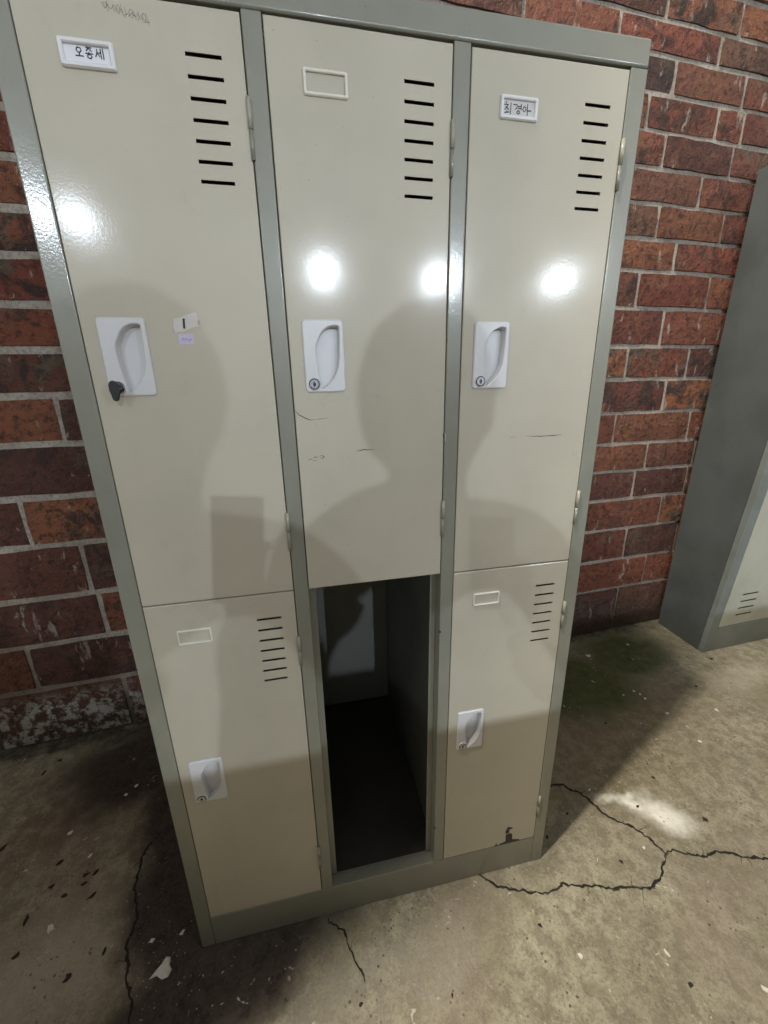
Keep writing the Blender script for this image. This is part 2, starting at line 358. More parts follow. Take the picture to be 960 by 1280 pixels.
def brick_material():
    m, nt, b = mat("weathered_red_brick")
    rnd = N(nt, 'ShaderNodeObjectInfo').outputs['Random']
    g = N(nt, 'ShaderNodeNewGeometry').outputs['Position']
    base = cramp(nt, rnd, [(0.0, (0.165, 0.042, 0.025)), (0.14, (0.235, 0.072, 0.036)), (0.28, (0.090, 0.030, 0.023)), (0.42, (0.275, 0.100, 0.046)),
                           (0.54, (0.160, 0.046, 0.030)), (0.66, (0.066, 0.033, 0.029)), (0.78, (0.235, 0.064, 0.038)), (0.90, (0.140, 0.075, 0.046)), (1.0, (0.195, 0.052, 0.032))])
    off = N(nt, 'ShaderNodeVectorMath', operation='MULTIPLY_ADD'); nt.links.new(rnd, off.inputs[0]); off.inputs[1].default_value = (31, 17, 53); nt.links.new(g, off.inputs[2])
    p = off.outputs[0]
    n1 = noise(nt, p, 11, 6, 0.68, 0.8); n2 = noise(nt, p, 48, 5, 0.72); n3 = noise(nt, p, 190, 3, 0.7)
    r2 = N(nt, 'ShaderNodeTexWhiteNoise', noise_dimensions='1D'); nt.links.new(rnd, r2.inputs['W']); r2 = r2.outputs['Value']
    c = mix(nt, math_(nt, 'MULTIPLY', ramp(nt, noise(nt, p, 7, 5, 0.65, 0.6), 0.52, 0.68, 0, 0.8), ramp(nt, r2, 0.45, 0.95)), base, (0.235, 0.098, 0.045))
    c = mix(nt, math_(nt, 'MULTIPLY', ramp(nt, noise(nt, p, 6, 5, 0.65, 1.0), 0.50, 0.62, 0, 0.85), ramp(nt, r2, 0.75, 0.1)), c, (0.105, 0.088, 0.058))
    c = mix(nt, math_(nt, 'MULTIPLY', ramp(nt, n1, 0.50, 0.60, 0, 0.9), ramp(nt, r2, 1.0, 0.2)), c, (0.034, 0.022, 0.021))
    c = mix(nt, ramp(nt, n2, 0.48, 0.64, 0, 0.85), c, (0.036, 0.016, 0.012))
    c = mix(nt, ramp(nt, n3, 0.58, 0.72, 0, 0.45), c, (0.28, 0.145, 0.095))
    # mortar smears and salts
    sm = N(nt, 'ShaderNodeMapping'); nt.links.new(p, sm.inputs[0]); sm.inputs['Scale'].default_value = (26, 26, 9)
    s = noise(nt, sm.outputs[0], 1.0, 5, 0.65, 0.4)
    c = mix(nt, ramp(nt, s, 0.61, 0.68, 0, 0.75), c, (0.42, 0.36, 0.31))
    # drips and salts rising from the floor, plus dirt
    sx = N(nt, 'ShaderNodeSeparateXYZ'); nt.links.new(g, sx.inputs[0])
    hi = ramp(nt, math_(nt, 'ADD', sx.outputs[2], math_(nt, 'MULTIPLY', n1, 0.35)), 0.16, 0.50, 0.70, 0.0)
    c = mix(nt, hi, c, (0.055, 0.043, 0.034))
    salts = math_(nt, 'MULTIPLY', ramp(nt, sx.outputs[0], -0.25, -0.45, 0, 1), ramp(nt, sx.outputs[2], 0.235, 0.16, 0, 1))
    salts = math_(nt, 'MULTIPLY', salts, ramp(nt, noise(nt, p, 26, 7, 0.75, 0.15), 0.46, 0.58, 0, 0.9))
    c = mix(nt, salts, c, (0.54, 0.55, 0.52))
    nt.links.new(c, b.inputs['Base Color'])
    nt.links.new(ramp(nt, n1, 0.3, 0.7, 0.42, 0.75), b.inputs['Roughness'])
    h = math_(nt, 'ADD', math_(nt, 'ADD', math_(nt, 'MULTIPLY', n1, 1.2), math_(nt, 'MULTIPLY', n2, 0.7)), math_(nt, 'MULTIPLY', n3, 0.3))
    nt.links.new(bump(nt, h, 1.0, 0.020), b.inputs['Normal'])
    return m
def mortar_material():
    m, nt, b = mat("pale_mortar")
    p = N(nt, 'ShaderNodeNewGeometry').outputs['Position']
    n1 = noise(nt, p, 12, 6, 0.65); n2 = noise(nt, p, 95, 5, 0.75)
    c = mix(nt, ramp(nt, n1, 0.3, 0.7), (0.42, 0.385, 0.335), (0.29, 0.255, 0.21))
    c = mix(nt, ramp(nt, n2, 0.45, 0.66, 0, 0.65), c, (0.150, 0.115, 0.090))
    sx = N(nt, 'ShaderNodeSeparateXYZ'); nt.links.new(p, sx.inputs[0])
    lo = ramp(nt, math_(nt, 'ADD', sx.outputs[2], math_(nt, 'MULTIPLY', n1, 0.35)), 0.15, 0.65, 0.85, 0.0)
    c = mix(nt, lo, c, (0.075, 0.062, 0.045))
    nt.links.new(c, b.inputs['Base Color']); b.inputs['Roughness'].default_value = 0.9
    nt.links.new(bump(nt, math_(nt, 'ADD', n1, n2), 0.7, 0.004), b.inputs['Normal'])
    return m
BRICK = brick_material(); MORTAR = mortar_material()
U0, U1, ZT = -4.0, 6.0, RZ[0] - 0.003
bm = bmesh.new()
Q = [wall_pt(U0, -0.05, -0.0105), wall_pt(U1, -0.05, -0.0105), wall_pt(U1, ZT, -0.0105), wall_pt(U0, ZT, -0.0105)]
Qb = [q - ND * 0.20 for q in Q]
A = [bm.verts.new(q) for q in Q]; B = [bm.verts.new(q) for q in Qb]
bm.faces.new(A); bm.faces.new(B); bridge(bm, A, B)
wall = bm_obj("brick_wall", bm, MORTAR)
tag(wall, "weathered red brick wall with pale mortar behind the lockers", "wall")

def project(p):
    d = p - CAM; zc = d.dot(FW)
    if zc < 0.05: return None
    return 480 + 505.2 * d.dot(RT) / zc, 640 + 505.2 * d.dot(DN) / zc
def brick_verts(ua, ub, i, rnd, nx=6, nz=3):
    """front grid (slightly uneven, worn arrises) and a back ring"""
    hj = 0.008; V = {}; ph = rnd.uniform(-0.0025, 0.0035); tl = rnd.uniform(-0.004, 0.004)
    for a in range(nx):
        for c in range(nz):
            fu = a / (nx - 1); fz = c / (nz - 1)
            u = ua + hj + (ub - ua - 2 * hj) * fu
            bj = 0.0085 + 0.003 * (1 - smooth(0.1, 0.8, u))
            zt = course(i, u) - bj; zb = course(i + 1, u) + bj
            edge = a in (0, nx - 1) or c in (0, nz - 1); corner = a in (0, nx - 1) and c in (0, nz - 1)
            uu, zz = u, zb + (zt - zb) * fz
            d = ph + tl * (fu - 0.5) + rnd.uniform(-0.0012, 0.0012)
            if edge:
                d -= 0.0035 + rnd.uniform(0, 0.0022); zz += rnd.uniform(-0.0025, 0.0025); uu += rnd.uniform(-0.0015, 0.0015) * (1 if a in (0, nx - 1) else 0)
            if corner:
                d -= 0.0008; uu += (0.0015 if a == 0 else -0.0015)
            V[a, c] = (uu, max(zz, 0.002), d)
    return V
def add_brick(verts, faces, V, nx=6, nz=3, org=None):
    base = len(verts); o = org or Vector((0, 0, 0)); idx = {}
    for (a, c), (u, z, d) in V.items():
        idx[a, c] = len(verts); verts.append(wall_pt(u, z, d) - o)
    for a in range(nx - 1):
        for c in range(nz - 1): faces.append((idx[a, c], idx[a + 1, c], idx[a + 1, c + 1], idx[a, c + 1]))
    ring = [(a, 0) for a in range(nx)] + [(nx - 1, c) for c in range(1, nz)] + [(a, nz - 1) for a in range(nx - 2, -1, -1)] + [(0, c) for c in range(nz - 2, 0, -1)]
    bk = []
    for k in ring:
        u, z, d = V[k]; bk.append(len(verts)); verts.append(wall_pt(u, z, -0.03) - o)
    n = len(ring)
    for j in range(n): faces.append((idx[ring[j]], bk[j], bk[(j + 1) % n], idx[ring[(j + 1) % n]]))
rb = random.Random(21)
bricks = []
for i in range(len(RZ) - 1):
    row = i - 10
    L = 0.355
    def ext(js, lo, hi):
        js = sorted(js)
        while js[0] > lo: js.insert(0, js[0] - L * rb.uniform(0.94, 1.08))
        while js[-1] < hi: js.append(js[-1] + L * rb.uniform(0.94, 1.08))
        return js
    rj = RJ.get(row, [1.60 + 0.17 * (i % 2) + rb.uniform(-0.03, 0.03)])
    if row in LJ:
        r_ = [j for j in ext(list(rj), 0.55, U1 - 0.3)]; l_ = [j for j in ext(list(LJ[row]), U0 + 0.3, 0.2) if j < r_[0] - 0.12]
        js = l_ + r_
    else: js = ext(list(rj), U0 + 0.3, U1 - 0.3)
    js = [U0] + [j for j in js if U0 + 0.1 < j < U1 - 0.1] + [U1]
    for a, c in zip(js[:-1], js[1:]): bricks.append((a, c, i))
vis, rest = [], []
for a, c, i in bricks:
    pts = [project(wall_pt(a + (c - a) * t, course(i + k, a + (c - a) * t))) for t in (0, 0.25, 0.5, 0.75, 1) for k in (0, 1)]
    ok = False
    for p in pts:
        if p and -25 < p[0] < 985 and -25 < p[1] < 1300:
            xl = 0.2385 * (p[1] - 126) + 14; xr = 815 - 0.1356 * (p[1] - 48) - 14
            hidden = xl < p[0] < xr and p[1] > 48 - 0.18 * (815 - p[0]) + 14
            if not hidden: ok = True
    (vis if ok else rest).append((a, c, i))
for k, (a, c, i) in enumerate(vis[:300]):
    rnd = random.Random(1000 + k); V = brick_verts(a, c, i, rnd)
    org = wall_pt((a + c) / 2, (course(i, (a + c) / 2) + course(i + 1, (a + c) / 2)) / 2)
    vv, ff = [], []; add_brick(vv, ff, V, org=org)
    me = bpy.data.meshes.new("brick"); me.from_pydata(vv, [], ff); o = link("brick", me, BRICK, wall); o.location = org
vv, ff = [], []
for k, (a, c, i) in enumerate(rest + vis[300:]):
    add_brick(vv, ff, brick_verts(a, c, i, random.Random(9000 + k), 4, 3), 4, 3)
me = bpy.data.meshes.new("hidden_bricks"); me.from_pydata(vv, [], ff); o = link("brickwork", me, BRICK, wall); o['kind'] = 'stuff'

# ================================================================== six-door locker
X = [0, 0.03005, 0.29267, 0.31869, 0.58131, 0.60733, 0.86995, 0.9]
ZB, ZS, ZD, ZH, DEP = 0.0967, 0.9227, 1.7496, 1.7855, 0.62
locker = thing("locker", "grey framed locker with six beige compartments and the lower middle door missing", "locker")
# frame
for a, c in ((0, 1), (2, 3), (4, 5), (6, 7)):
    outer = a in (0, 6)
    o = box("stile", X[a], X[c], 0, 0.028, 0.0 if outer else ZB + 0.0003, ZD - 0.0003, FRAME, locker, 0.0022)
    if a == 0:                                        # the left stile is bent slightly out of true
        for v in o.data.vertices: v.co.y += 0.030 * v.co.x if v.co.y < 0.014 else 0
box("top_rail", 0, 0.9, -0.0012, 0.030, ZD, ZH, FRAME, locker, 0.0040, 3)
box("bottom_rail", X[1] + 0.0004, X[6] - 0.0004, 0.0006, 0.028, 0.0, ZB - 0.0008, FRAME, locker, 0.0022)
for a, c in ((1, 2), (3, 4), (5, 6)):
    box("door_stop", X[a] - 0.002, X[a] + 0.013, 0.0285, 0.0300, ZB + 0.001, ZD - 0.004, FRAME, locker, 0)
    box("door_stop", X[c] - 0.013, X[c] + 0.002, 0.0285, 0.0300, ZB + 0.001, ZD - 0.004, FRAME, locker, 0)
    box("floor_panel", X[a] - 0.010, X[c] + 0.010, 0.0335, DEP - 0.003, ZB - 0.012, ZB - 0.0045, INNER_FLOOR_SHADED, locker, 0)
    box("threshold", X[a] - 0.0005, X[c] + 0.0005, 0.0285, 0.0330, ZB - 0.012, ZB - 0.0025, FRAME, locker, 0.0006, 1)
    box("shelf", X[a] - 0.010, X[c] + 0.010, 0.0305, DEP - 0.003, ZS - 0.006, ZS - 0.001, INNER, locker, 0)
for c in ((X[2] + X[3]) / 2, (X[4] + X[5]) / 2):
    box("partition", c - 0.0008, c + 0.0008, 0.0305, DEP - 0.002, 0.03, ZD - 0.002, INNER_SHADED, locker, 0)
box("side_panel", 0.0008, 0.0022, 0.0283, DEP, 0.0, ZD - 0.0005, FRAME, locker, 0)
box("side_panel", 0.8978, 0.8992, 0.0283, DEP, 0.0, ZD - 0.0005, FRAME, locker, 0)
box("back_panel", 0.0025, 0.8975, DEP - 0.0016, DEP, 0.0, ZD - 0.0005, INNER, locker, 0)
box("top_panel", 0.001, 0.899, 0.0305, DEP, ZD, ZH - 0.002, FRAME, locker, 0.001)
# hinge pin holes left on the stile where the missing door hung
for z in (0.7895, 0.2184): box("hinge_slot", X[4] - 0.0006, X[4] + 0.0032, -0.0005, 0.006, z - 0.0022, z + 0.0022, BLACK, locker, 0)

def grid_door(x0, x1, z0, z1, holes, th=0.016, bev=0.0016):
    """door leaf with real openings: front and back sheet, edge returns and hole walls"""
    xs = sorted({x0 + bev, x1 - bev} | {h[0] for h in holes} | {h[1] for h in holes})
    zs = sorted({z0 + bev, z1 - bev} | {h[2] for h in holes} | {h[3] for h in holes})
    bm = bmesh.new(); F, Bk = {}, {}
    for i, x in enumerate(xs):
        for j, z in enumerate(zs):
            F[i, j] = bm.verts.new((x, 0, z)); Bk[i, j] = bm.verts.new((x, 0.0012, z))
    nx, nz = len(xs) - 1, len(zs) - 1
    def hole(i, j):
        if i < 0 or j < 0 or i >= nx or j >= nz: return None
        cx = (xs[i] + xs[i + 1]) / 2; cz = (zs[j] + zs[j + 1]) / 2
        return any(h[0] < cx < h[1] and h[2] < cz < h[3] for h in holes)
    for i in range(nx):
        for j in range(nz):
            if hole(i, j):
                for di, dj, p, q in ((-1, 0, (i, j), (i, j + 1)), (1, 0, (i + 1, j), (i + 1, j + 1)), (0, -1, (i, j), (i + 1, j)), (0, 1, (i, j + 1), (i + 1, j + 1))):
                    if hole(i + di, j + dj) is False: bm.faces.new((F[p], F[q], Bk[q], Bk[p]))
            else:
                bm.faces.new((F[i, j], F[i + 1, j], F[i + 1, j + 1], F[i, j + 1]))
                bm.faces.new((Bk[i, j], Bk[i, j + 1], Bk[i + 1, j + 1], Bk[i + 1, j]))
    ring = [(i, 0) for i in range(nx)] + [(nx, j) for j in range(nz)] + [(i, nz) for i in range(nx, 0, -1)] + [(0, j) for j in range(nz, 0, -1)]
    def outv(k, y, f):
        x, z = xs[k[0]], zs[k[1]]
        if k[0] == 0: x = x0 + bev * (1 - f)
        if k[0] == nx: x = x1 - bev * (1 - f)
        if k[1] == 0: z = z0 + bev * (1 - f)
        if k[1] == nz: z = z1 - bev * (1 - f)
        return bm.verts.new((x, y, z))
    M1 = [outv(k, bev * 0.3, 0.7) for k in ring]; M2 = [outv(k, bev, 1.0) for k in ring]; M3 = [outv(k, th, 1.0) for k in ring]; M4 = [bm.verts.new(v.co + Vector(((-0.0012 if v.co.x > (x0 + x1) / 2 else 0.0012), 0, (-0.0012 if v.co.z > (z0 + z1) / 2 else 0.0012)))) for v in M3]
    n = len(ring); Fr = [F[k] for k in ring]; Br = [Bk[k] for k in ring]
    for A_, B_ in ((Fr, M1), (M1, M2), (M2, M3), (M3, M4), (M4, Br)):
        for i in range(n): bm.faces.new((A_[i], A_[(i + 1) % n], B_[(i + 1) % n], B_[i]))
    return bm

# scoop of the recessed pull, in plate fractions (u right, v down)
SCOOP = [(0.36, 0.26), (0.41, 0.20), (0.48, 0.145), (0.55, 0.108), (0.62, 0.085), (0.71, 0.068), (0.80, 0.062), (0.87, 0.070), (0.905, 0.088), (0.915, 0.125), (0.908, 0.30), (0.895, 0.48),
         (0.865, 0.645), (0.79, 0.755), (0.70, 0.83), (0.60, 0.895), (0.50, 0.94), (0.43, 0.962), (0.385, 0.966), (0.375, 0.93), (0.365, 0.86), (0.335, 0.76), (0.30, 0.60), (0.282, 0.45), (0.295, 0.35), (0.32, 0.30)]
PW, PH = 0.0645, 0.1085
def handle(door, x0, z1):
    """white plastic recessed pull at plate top-left corner (x0, z1)"""
    pr = -0.0035; dp = 0.0125
    outer = rrect(x0, x0 + PW, z1 - PH, z1, 0.0055, 4)
    rim = inset(outer, 0.0018)
    sc = [(x0 + u * PW, z1 - v * PH) for u, v in SCOOP][::-1]       # counter-clockwise
    lip = inset(sc, 0.0012); low = inset(sc, 0.0028)
    bm = bmesh.new()
    o0 = [bm.verts.new((x, 0.001, z)) for x, z in outer]; o1 = [bm.verts.new((x, pr + 0.0014, z)) for x, z in outer]
    o2, e2 = loop_edges(bm, rim, pr); s0, es = loop_edges(bm, sc, pr)
    s1 = [bm.verts.new((x, pr + 0.0012, z)) for x, z in lip]; s2 = [bm.verts.new((x, dp, z)) for x, z in low]
    bridge(bm, o0, o1); bridge(bm, o1, o2)
    bmesh.ops.triangle_fill(bm, edges=e2 + es, use_beauty=True, use_dissolve=False)
    bridge(bm, s0, s1); bridge(bm, s1, s2)
    f = bm.faces.new(s2); bmesh.ops.triangulate(bm, faces=[f])
    h = bm_obj("handle", bm, PLASTIC, door)
    # lock boss, metal cylinder face and key slot
    lx, lz = x0 + 0.215 * PW, z1 - 0.885 * PH
    bm = bmesh.new()
    add_cyl(bm, (lx, pr + 0.001, lz), (lx, pr - 0.0022, lz), 0.0105, 0.0092, 20)
    bm_obj("lock_boss", bm, PLASTIC, door)
    bm = bmesh.new(); add_cyl(bm, (lx, pr - 0.0018, lz), (lx, pr - 0.0032, lz), 0.0074, 0.0070, 20); bm_obj("lock_cylinder", bm, CHROME, door)
    bm = bmesh.new()
    for k in range(24):
        t0, t1 = 2 * math.pi * k / 24, 2 * math.pi * (k + 1) / 24
        q = [bm.verts.new((lx + rr_ * math.cos(t), yy, lz + rr_ * math.sin(t))) for rr_, yy, t in ((0.0088, pr - 0.0022, t0), (0.0088, pr - 0.0022, t1), (0.0074, pr - 0.0030, t1), (0.0074, pr - 0.0030, t0))]
        bm.faces.new(q)
    bmesh.ops.remove_doubles(bm, verts=bm.verts, dist=1e-5); bm_obj("lock_ring", bm, RING, door)
    bm = bmesh.new(); add_box(bm, lx - 0.0010, lx + 0.0010, pr - 0.0035, pr - 0.0030, lz - 0.0042, lz + 0.0042); add_box(bm, lx - 0.0022, lx + 0.0022, pr - 0.0036, pr - 0.0031, lz - 0.0012, lz + 0.0014)
    bm_obj("keyhole", bm, INK, door)
    return lx, lz
def card_holder(door, x0, x1, z0, z1, m, rim=0.0046, card=None, h=0.0034):
    rr = lambda d, q: rrect(x0 + d, x1 - d, z0 + d, z1 - d, q, 4)
    outer = rr(0, 0.0030); mid = rr(0.0013, 0.0022); inn = rr(rim - 0.0010, 0.0010); low = rr(rim, 0.0006)
    bm = bmesh.new()
    L = [[bm.verts.new((x, y, z)) for x, z in pts] for pts, y in ((outer, 0.0004), (outer, -h * 0.55), (mid, -h), (inn, -h), (low, -h * 0.75), (low, 0.0004))]
    for a, c in zip(L[:-1], L[1:]): bridge(bm, a, c)
    bm_obj("card_holder", bm, m, door, smooth=False)
    if card: patch("name_card", rrect(x0 + rim, x1 - rim, z0 + rim, z1 - rim, 0.0008, 2), 0.0003, -0.0008, card, door)
def hinge(door, x, zt, zb):
    bm = bmesh.new(); zm = (zt + zb) / 2
    add_cyl(bm, (x, -0.0030, zt), (x, -0.0030, zm + 0.0006), 0.0031, None, 12); add_cyl(bm, (x - 0.0002, -0.0022, zm - 0.0006), (x - 0.0002, -0.0022, zb), 0.0027, None, 12)
    add_box(bm, x - 0.0010, x + 0.0010, -0.0024, 0.004, zb, zt)
    me_o = bm_obj("hinge", bm, HINGE, door, True)
    me_o.data.materials.append(FRAME)
    for p in me_o.data.polygons:
        if p.center.z < zm: p.material_index = 1

doors = {}
def slots(dx, top, n=7, pitch=0.0228, h=0.0046):
    return [(dx + 0.1895, dx + 0.2340, top - k * pitch - h / 2, top - k * pitch + h / 2) for k in range(n)]
spec = [(0, 'up'), (1, 'up'), (2, 'up'), (0, 'low'), (2, 'low')]
for ci, lv in spec:
    xa, xb = X[1 + 2 * ci] + 0.0014, X[2 + 2 * ci] - 0.0014
    dx = X[1 + 2 * ci]
    if lv == 'up': z0, z1, st, hz = ZS + 0.0012, ZD - 0.0045, 1.6960, 1.3868
    else: z0, z1, st, hz = ZB + 0.0016, ZS - 0.0012, 0.8700, 0.5660 if ci == 0 else 0.5690
    hx = dx + 0.0225
    holes = slots(dx, st) + [(hx + 0.004, hx + PW - 0.004, hz - PH + 0.004, hz - 0.004)]
    d = bm_obj("door", grid_door(xa, xb, z0, z1, holes), DOOR, locker)
    doors[ci, lv] = d
    lk = handle(d, hx, hz)
    if (ci, lv) == (0, 'up'): keypos = lk
    hxx = X[2 + 2 * ci]
    for zt, zb in (((1.6570, 1.5875), (1.0765, 1.0050)) if lv == 'up' else ((0.8250, 0.7580), (0.2500, 0.1770))): hinge(d, hxx, zt, zb)
doors[0, 'up']['label'] = "upper left beige door with pencil scrawl, taped numeral and printed name card"
doors[1, 'up']['label'] = "upper middle beige door with an empty card holder and dark scratches"
doors[2, 'up']['label'] = "upper right beige door with a handwritten name card"
doors[0, 'low']['label'] = "lower left beige door"
doors[2, 'low']['label'] = "lower right beige door with paint chipped off its bottom edge"

pv = Matrix.Translation((X[4], 0.0, 0.0)); doors[1, 'up'].matrix_basis = pv @ Matrix.Rotation(0.008, 4, 'Z') @ pv.inverted()   # stands 2 mm ajar
D1, D2, D3, D4, D5 = doors[0, 'up'], doors[1, 'up'], doors[2, 'up'], doors[0, 'low'], doors[2, 'low']
card_holder(D1, 0.0748, 0.1370, 1.6675, 1.6962, HOLDER_WHITE, 0.0055, CARD_W, 0.0050)
card_holder(D2, 0.3665, 0.4275, 1.6660, 1.6960, HOLDER_CREAM, 0.0042)
card_holder(D3, 0.6552, 0.7165, 1.6655, 1.6950, HOLDER_WHITE, 0.0052, CARD, 0.0042)
card_holder(D4, 0.0785, 0.1375, 0.8385, 0.8680, HOLDER_CREAM, 0.0030)
card_holder(D5, 0.6530, 0.7120, 0.8415, 0.8700, HOLDER_CREAM, 0.0030)
# printed name on the left card
def circ(cx, cz, rx, rz, n=12): return [(cx + rx * math.cos(2 * math.pi * k / n), cz + rz * math.sin(2 * math.pi * k / n)) for k in range(n + 1)]
gx, gz = 0.0925, 1.6840
S = [circ(gx + 0.0042, gz + 0.0020, 0.0026, 0.0024), [(gx + 0.0042, gz - 0.0006), (gx + 0.0042, gz - 0.0036)], [(gx - 0.0002, gz - 0.0038), (gx + 0.0086, gz - 0.0038)]]
gx += 0.0112
S += [[(gx + 0.0010, gz + 0.0050), (gx + 0.0074, gz + 0.0050)], [(gx + 0.0042, gz + 0.0050), (gx + 0.0012, gz + 0.0016)], [(gx + 0.0042, gz + 0.0042), (gx + 0.0074, gz + 0.0016)],
      [(gx + 0.0042, gz + 0.0012), (gx + 0.0042, gz - 0.0006)], [(gx - 0.0002, gz - 0.0007), (gx + 0.0086, gz - 0.0007)], circ(gx + 0.0042, gz - 0.0034, 0.0024, 0.0019)]
gx += 0.0112
S += [[(gx + 0.0022, gz + 0.0048), (gx + 0.0018, gz + 0.0008), (gx - 0.0004, gz - 0.0032)], [(gx + 0.0020, gz + 0.0014), (gx + 0.0044, gz - 0.0026)], [(gx + 0.0036, gz + 0.0010), (gx + 0.0060, gz + 0.0010)],
      [(gx + 0.0060, gz + 0.0052), (gx + 0.0060, gz - 0.0046)], [(gx + 0.0086, gz + 0.0056), (gx + 0.0086, gz - 0.0050)]]
strokes("lettering", S, 0.0011, -0.0009, INK, D1)
# handwriting on the right card
S = [[(0.6647, 1.6872), (0.6647, 1.6844)], [(0.6618, 1.6834), (0.6688, 1.6836)], [(0.6682, 1.6835), (0.6660, 1.6805), (0.6628, 1.6771)], [(0.6646, 1.6812), (0.6698, 1.6777)], [(0.6666, 1.6774), (0.6667, 1.6749)], [(0.6625, 1.6737), (0.6709, 1.675)], [(0.6726, 1.6863), (0.6724, 1.6723)],
     [(0.6763, 1.6847), (0.6834, 1.6843), (0.6822, 1.6812), (0.6795, 1.6782)], [(0.6835, 1.6825), (0.6892, 1.683)], [(0.6837, 1.6804), (0.6894, 1.6806)], [(0.6893, 1.6858), (0.6896, 1.6786)], circ(0.6850, 1.6757, 0.0023, 0.0019),
     [(0.6939, 1.6834), (0.692, 1.6797), (0.6939, 1.6774), (0.6971, 1.6785), (0.6973, 1.6825), (0.6939, 1.6834)], [(0.6996, 1.6868), (0.6998, 1.6726)], [(0.6998, 1.6787), (0.7061, 1.6791)]]
strokes("handwriting", S, 0.0011, -0.0009, INK, D3)
# torn tape numbered 1, lilac sticker
patch("tape", [(0.1556, 1.3851), (0.1580, 1.3862), (0.1640, 1.3874), (0.1701, 1.3897), (0.1760, 1.3920), (0.1820, 1.3936), (0.1876, 1.3956), (0.1898, 1.3919), (0.1894, 1.3890), (0.1905, 1.3862), (0.1899, 1.3815), (0.1911, 1.3766), (0.1800, 1.3738), (0.1697, 1.3689), (0.1620, 1.3684), (0.1544, 1.3668), (0.1552, 1.3705), (0.1543, 1.3743), (0.1558, 1.3797)][::-1], 0.0002, -0.0004, TAPE, D1)
strokes("numeral", [[(0.1707, 1.3866), (0.1703, 1.3840), (0.1700, 1.3800), (0.1694, 1.3727)]], 0.0030, -0.0005, INK, D1)
patch("sticker", [(0.1593, 1.3647), (0.1592, 1.3506), (0.1804, 1.3513), (0.1811, 1.3659)], 0.0002, -0.0003, LILAC, D1)
rs = random.Random(5)
S = []
for k in range(7):
    x = 0.1630 + k * 0.0022; S.append([(x, 1.3575 + rs.uniform(-0.001, 0.003)), (x + 0.001, 1.3555 + rs.uniform(-0.001, 0.002)), (x + 0.0022, 1.3585 + rs.uniform(-0.001, 0.002))])
strokes("scribble", S, 0.0006, -0.0004, PEN_FAINT, D1)
# pencil scrawl near the top of the door
S = []; x = 0.1330
for k in range(11):
    h = rs.uniform(0.003, 0.0065); zc = 1.7325 - 0.0085 * (x - 0.133) / 0.05
    if k % 3 == 0: S.append(circ(x + 0.0015, zc, 0.0022, h * 0.8))
    else: S.append([(x + rs.uniform(-0.001, 0.001), zc + h), (x + 0.0008, zc - 0.001), (x + rs.uniform(-0.001, 0.003), zc - h)])
    S.append([(x - 0.002, zc + rs.uniform(-0.003, 0.003)), (x + 0.003, zc + rs.uniform(-0.003, 0.003))])
    x += 0.0047
strokes("scribble", S, 0.0007, 0.0, PENCIL, D1, 0.0002)
# scratches and chips
def scratch(door, pts, wd, name="scratch"):
    bm = bmesh.new(); P = []
    for (a, c) in zip(pts[:-1], pts[1:]):
        for k in range(5):
            t = k / 5; P.append((a[0] + (c[0] - a[0]) * t + rs.uniform(-.0003, .0003), a[1] + (c[1] - a[1]) * t + rs.uniform(-.0004, .0004)))
    P.append(pts[-1]); add_ribbon(bm, P, wd, 0.0, 0.0002, 0.8); return bm_obj(name, bm, RUST, door)
scratch(D2, [(0.3205, 1.2500), (0.327, 1.2423), (0.3434, 1.2339), (0.350, 1.2345)], 0.0016)
scratch(D2, [(0.350, 1.2346), (0.3620, 1.2350), (0.3768, 1.2368)], 0.0007)
scratch(D2, [(0.4194, 1.1781), (0.4336, 1.1802), (0.4521, 1.1793)], 0.0017)
scratch(D2, [(0.336, 1.1664), (0.340, 1.1686), (0.344, 1.1676)], 0.0010); scratch(D2, [(0.3445, 1.1700), (0.3495, 1.1722), (0.352, 1.1692)], 0.0012)
scratch(D2, [(0.3540, 1.1722), (0.3590, 1.1738), (0.3640, 1.1718), (0.3600, 1.1690), (0.3565, 1.1700)], 0.0013); scratch(D2, [(0.343, 1.1650), (0.352, 1.1664)], 0.0007)
scratch(D3, [(0.742, 1.1912), (0.7620, 1.1898), (0.7813, 1.1894), (0.8186, 1.1909)], 0.0013); scratch(D3, [(0.7100, 1.1902), (0.7230, 1.1900)], 0.0006); scratch(D3, [(0.790, 1.1886), (0.812, 1.1898)], 0.0008)
for pts in ([(0.7640, 0.0998), (0.8253, 0.0998), (0.8239, 0.1038), (0.8140, 0.1064), (0.8042, 0.1092), (0.7846, 0.1092), (0.7800, 0.1058), (0.7720, 0.1048), (0.7646, 0.1020)],
            [(0.7836, 0.1094), (0.8030, 0.1094), (0.8010, 0.1180), (0.8014, 0.1310), (0.7935, 0.1345), (0.7826, 0.1322), (0.7842, 0.1220)],
            [(0.7825, 0.1352), (0.7915, 0.1360), (0.7925, 0.1480), (0.7826, 0.1518), (0.7806, 0.1418)],
            [(0.7832, 0.1522), (0.7930, 0.1486), (0.8006, 0.1502), (0.8014, 0.1541), (0.7950, 0.1560), (0.7896, 0.1600), (0.7858, 0.1580)],
            [(0.7520, 0.0999), (0.7615, 0.1000), (0.7605, 0.1032), (0.7570, 0.1050), (0.7530, 0.1028)], [(0.7545, 0.1070), (0.7570, 0.1066), (0.7580, 0.1092), (0.7552, 0.1094)]):
    patch("chipped_paint", pts, 0.0001, -0.0002, RUST, D5)
patch("chipped_paint", [(0.5795, 1.2050), (0.5780, 1.1990), (0.5792, 1.1930), (0.5799, 1.1880), (0.5799, 1.2040)], 0.0001, -0.0002, RUST, D2)
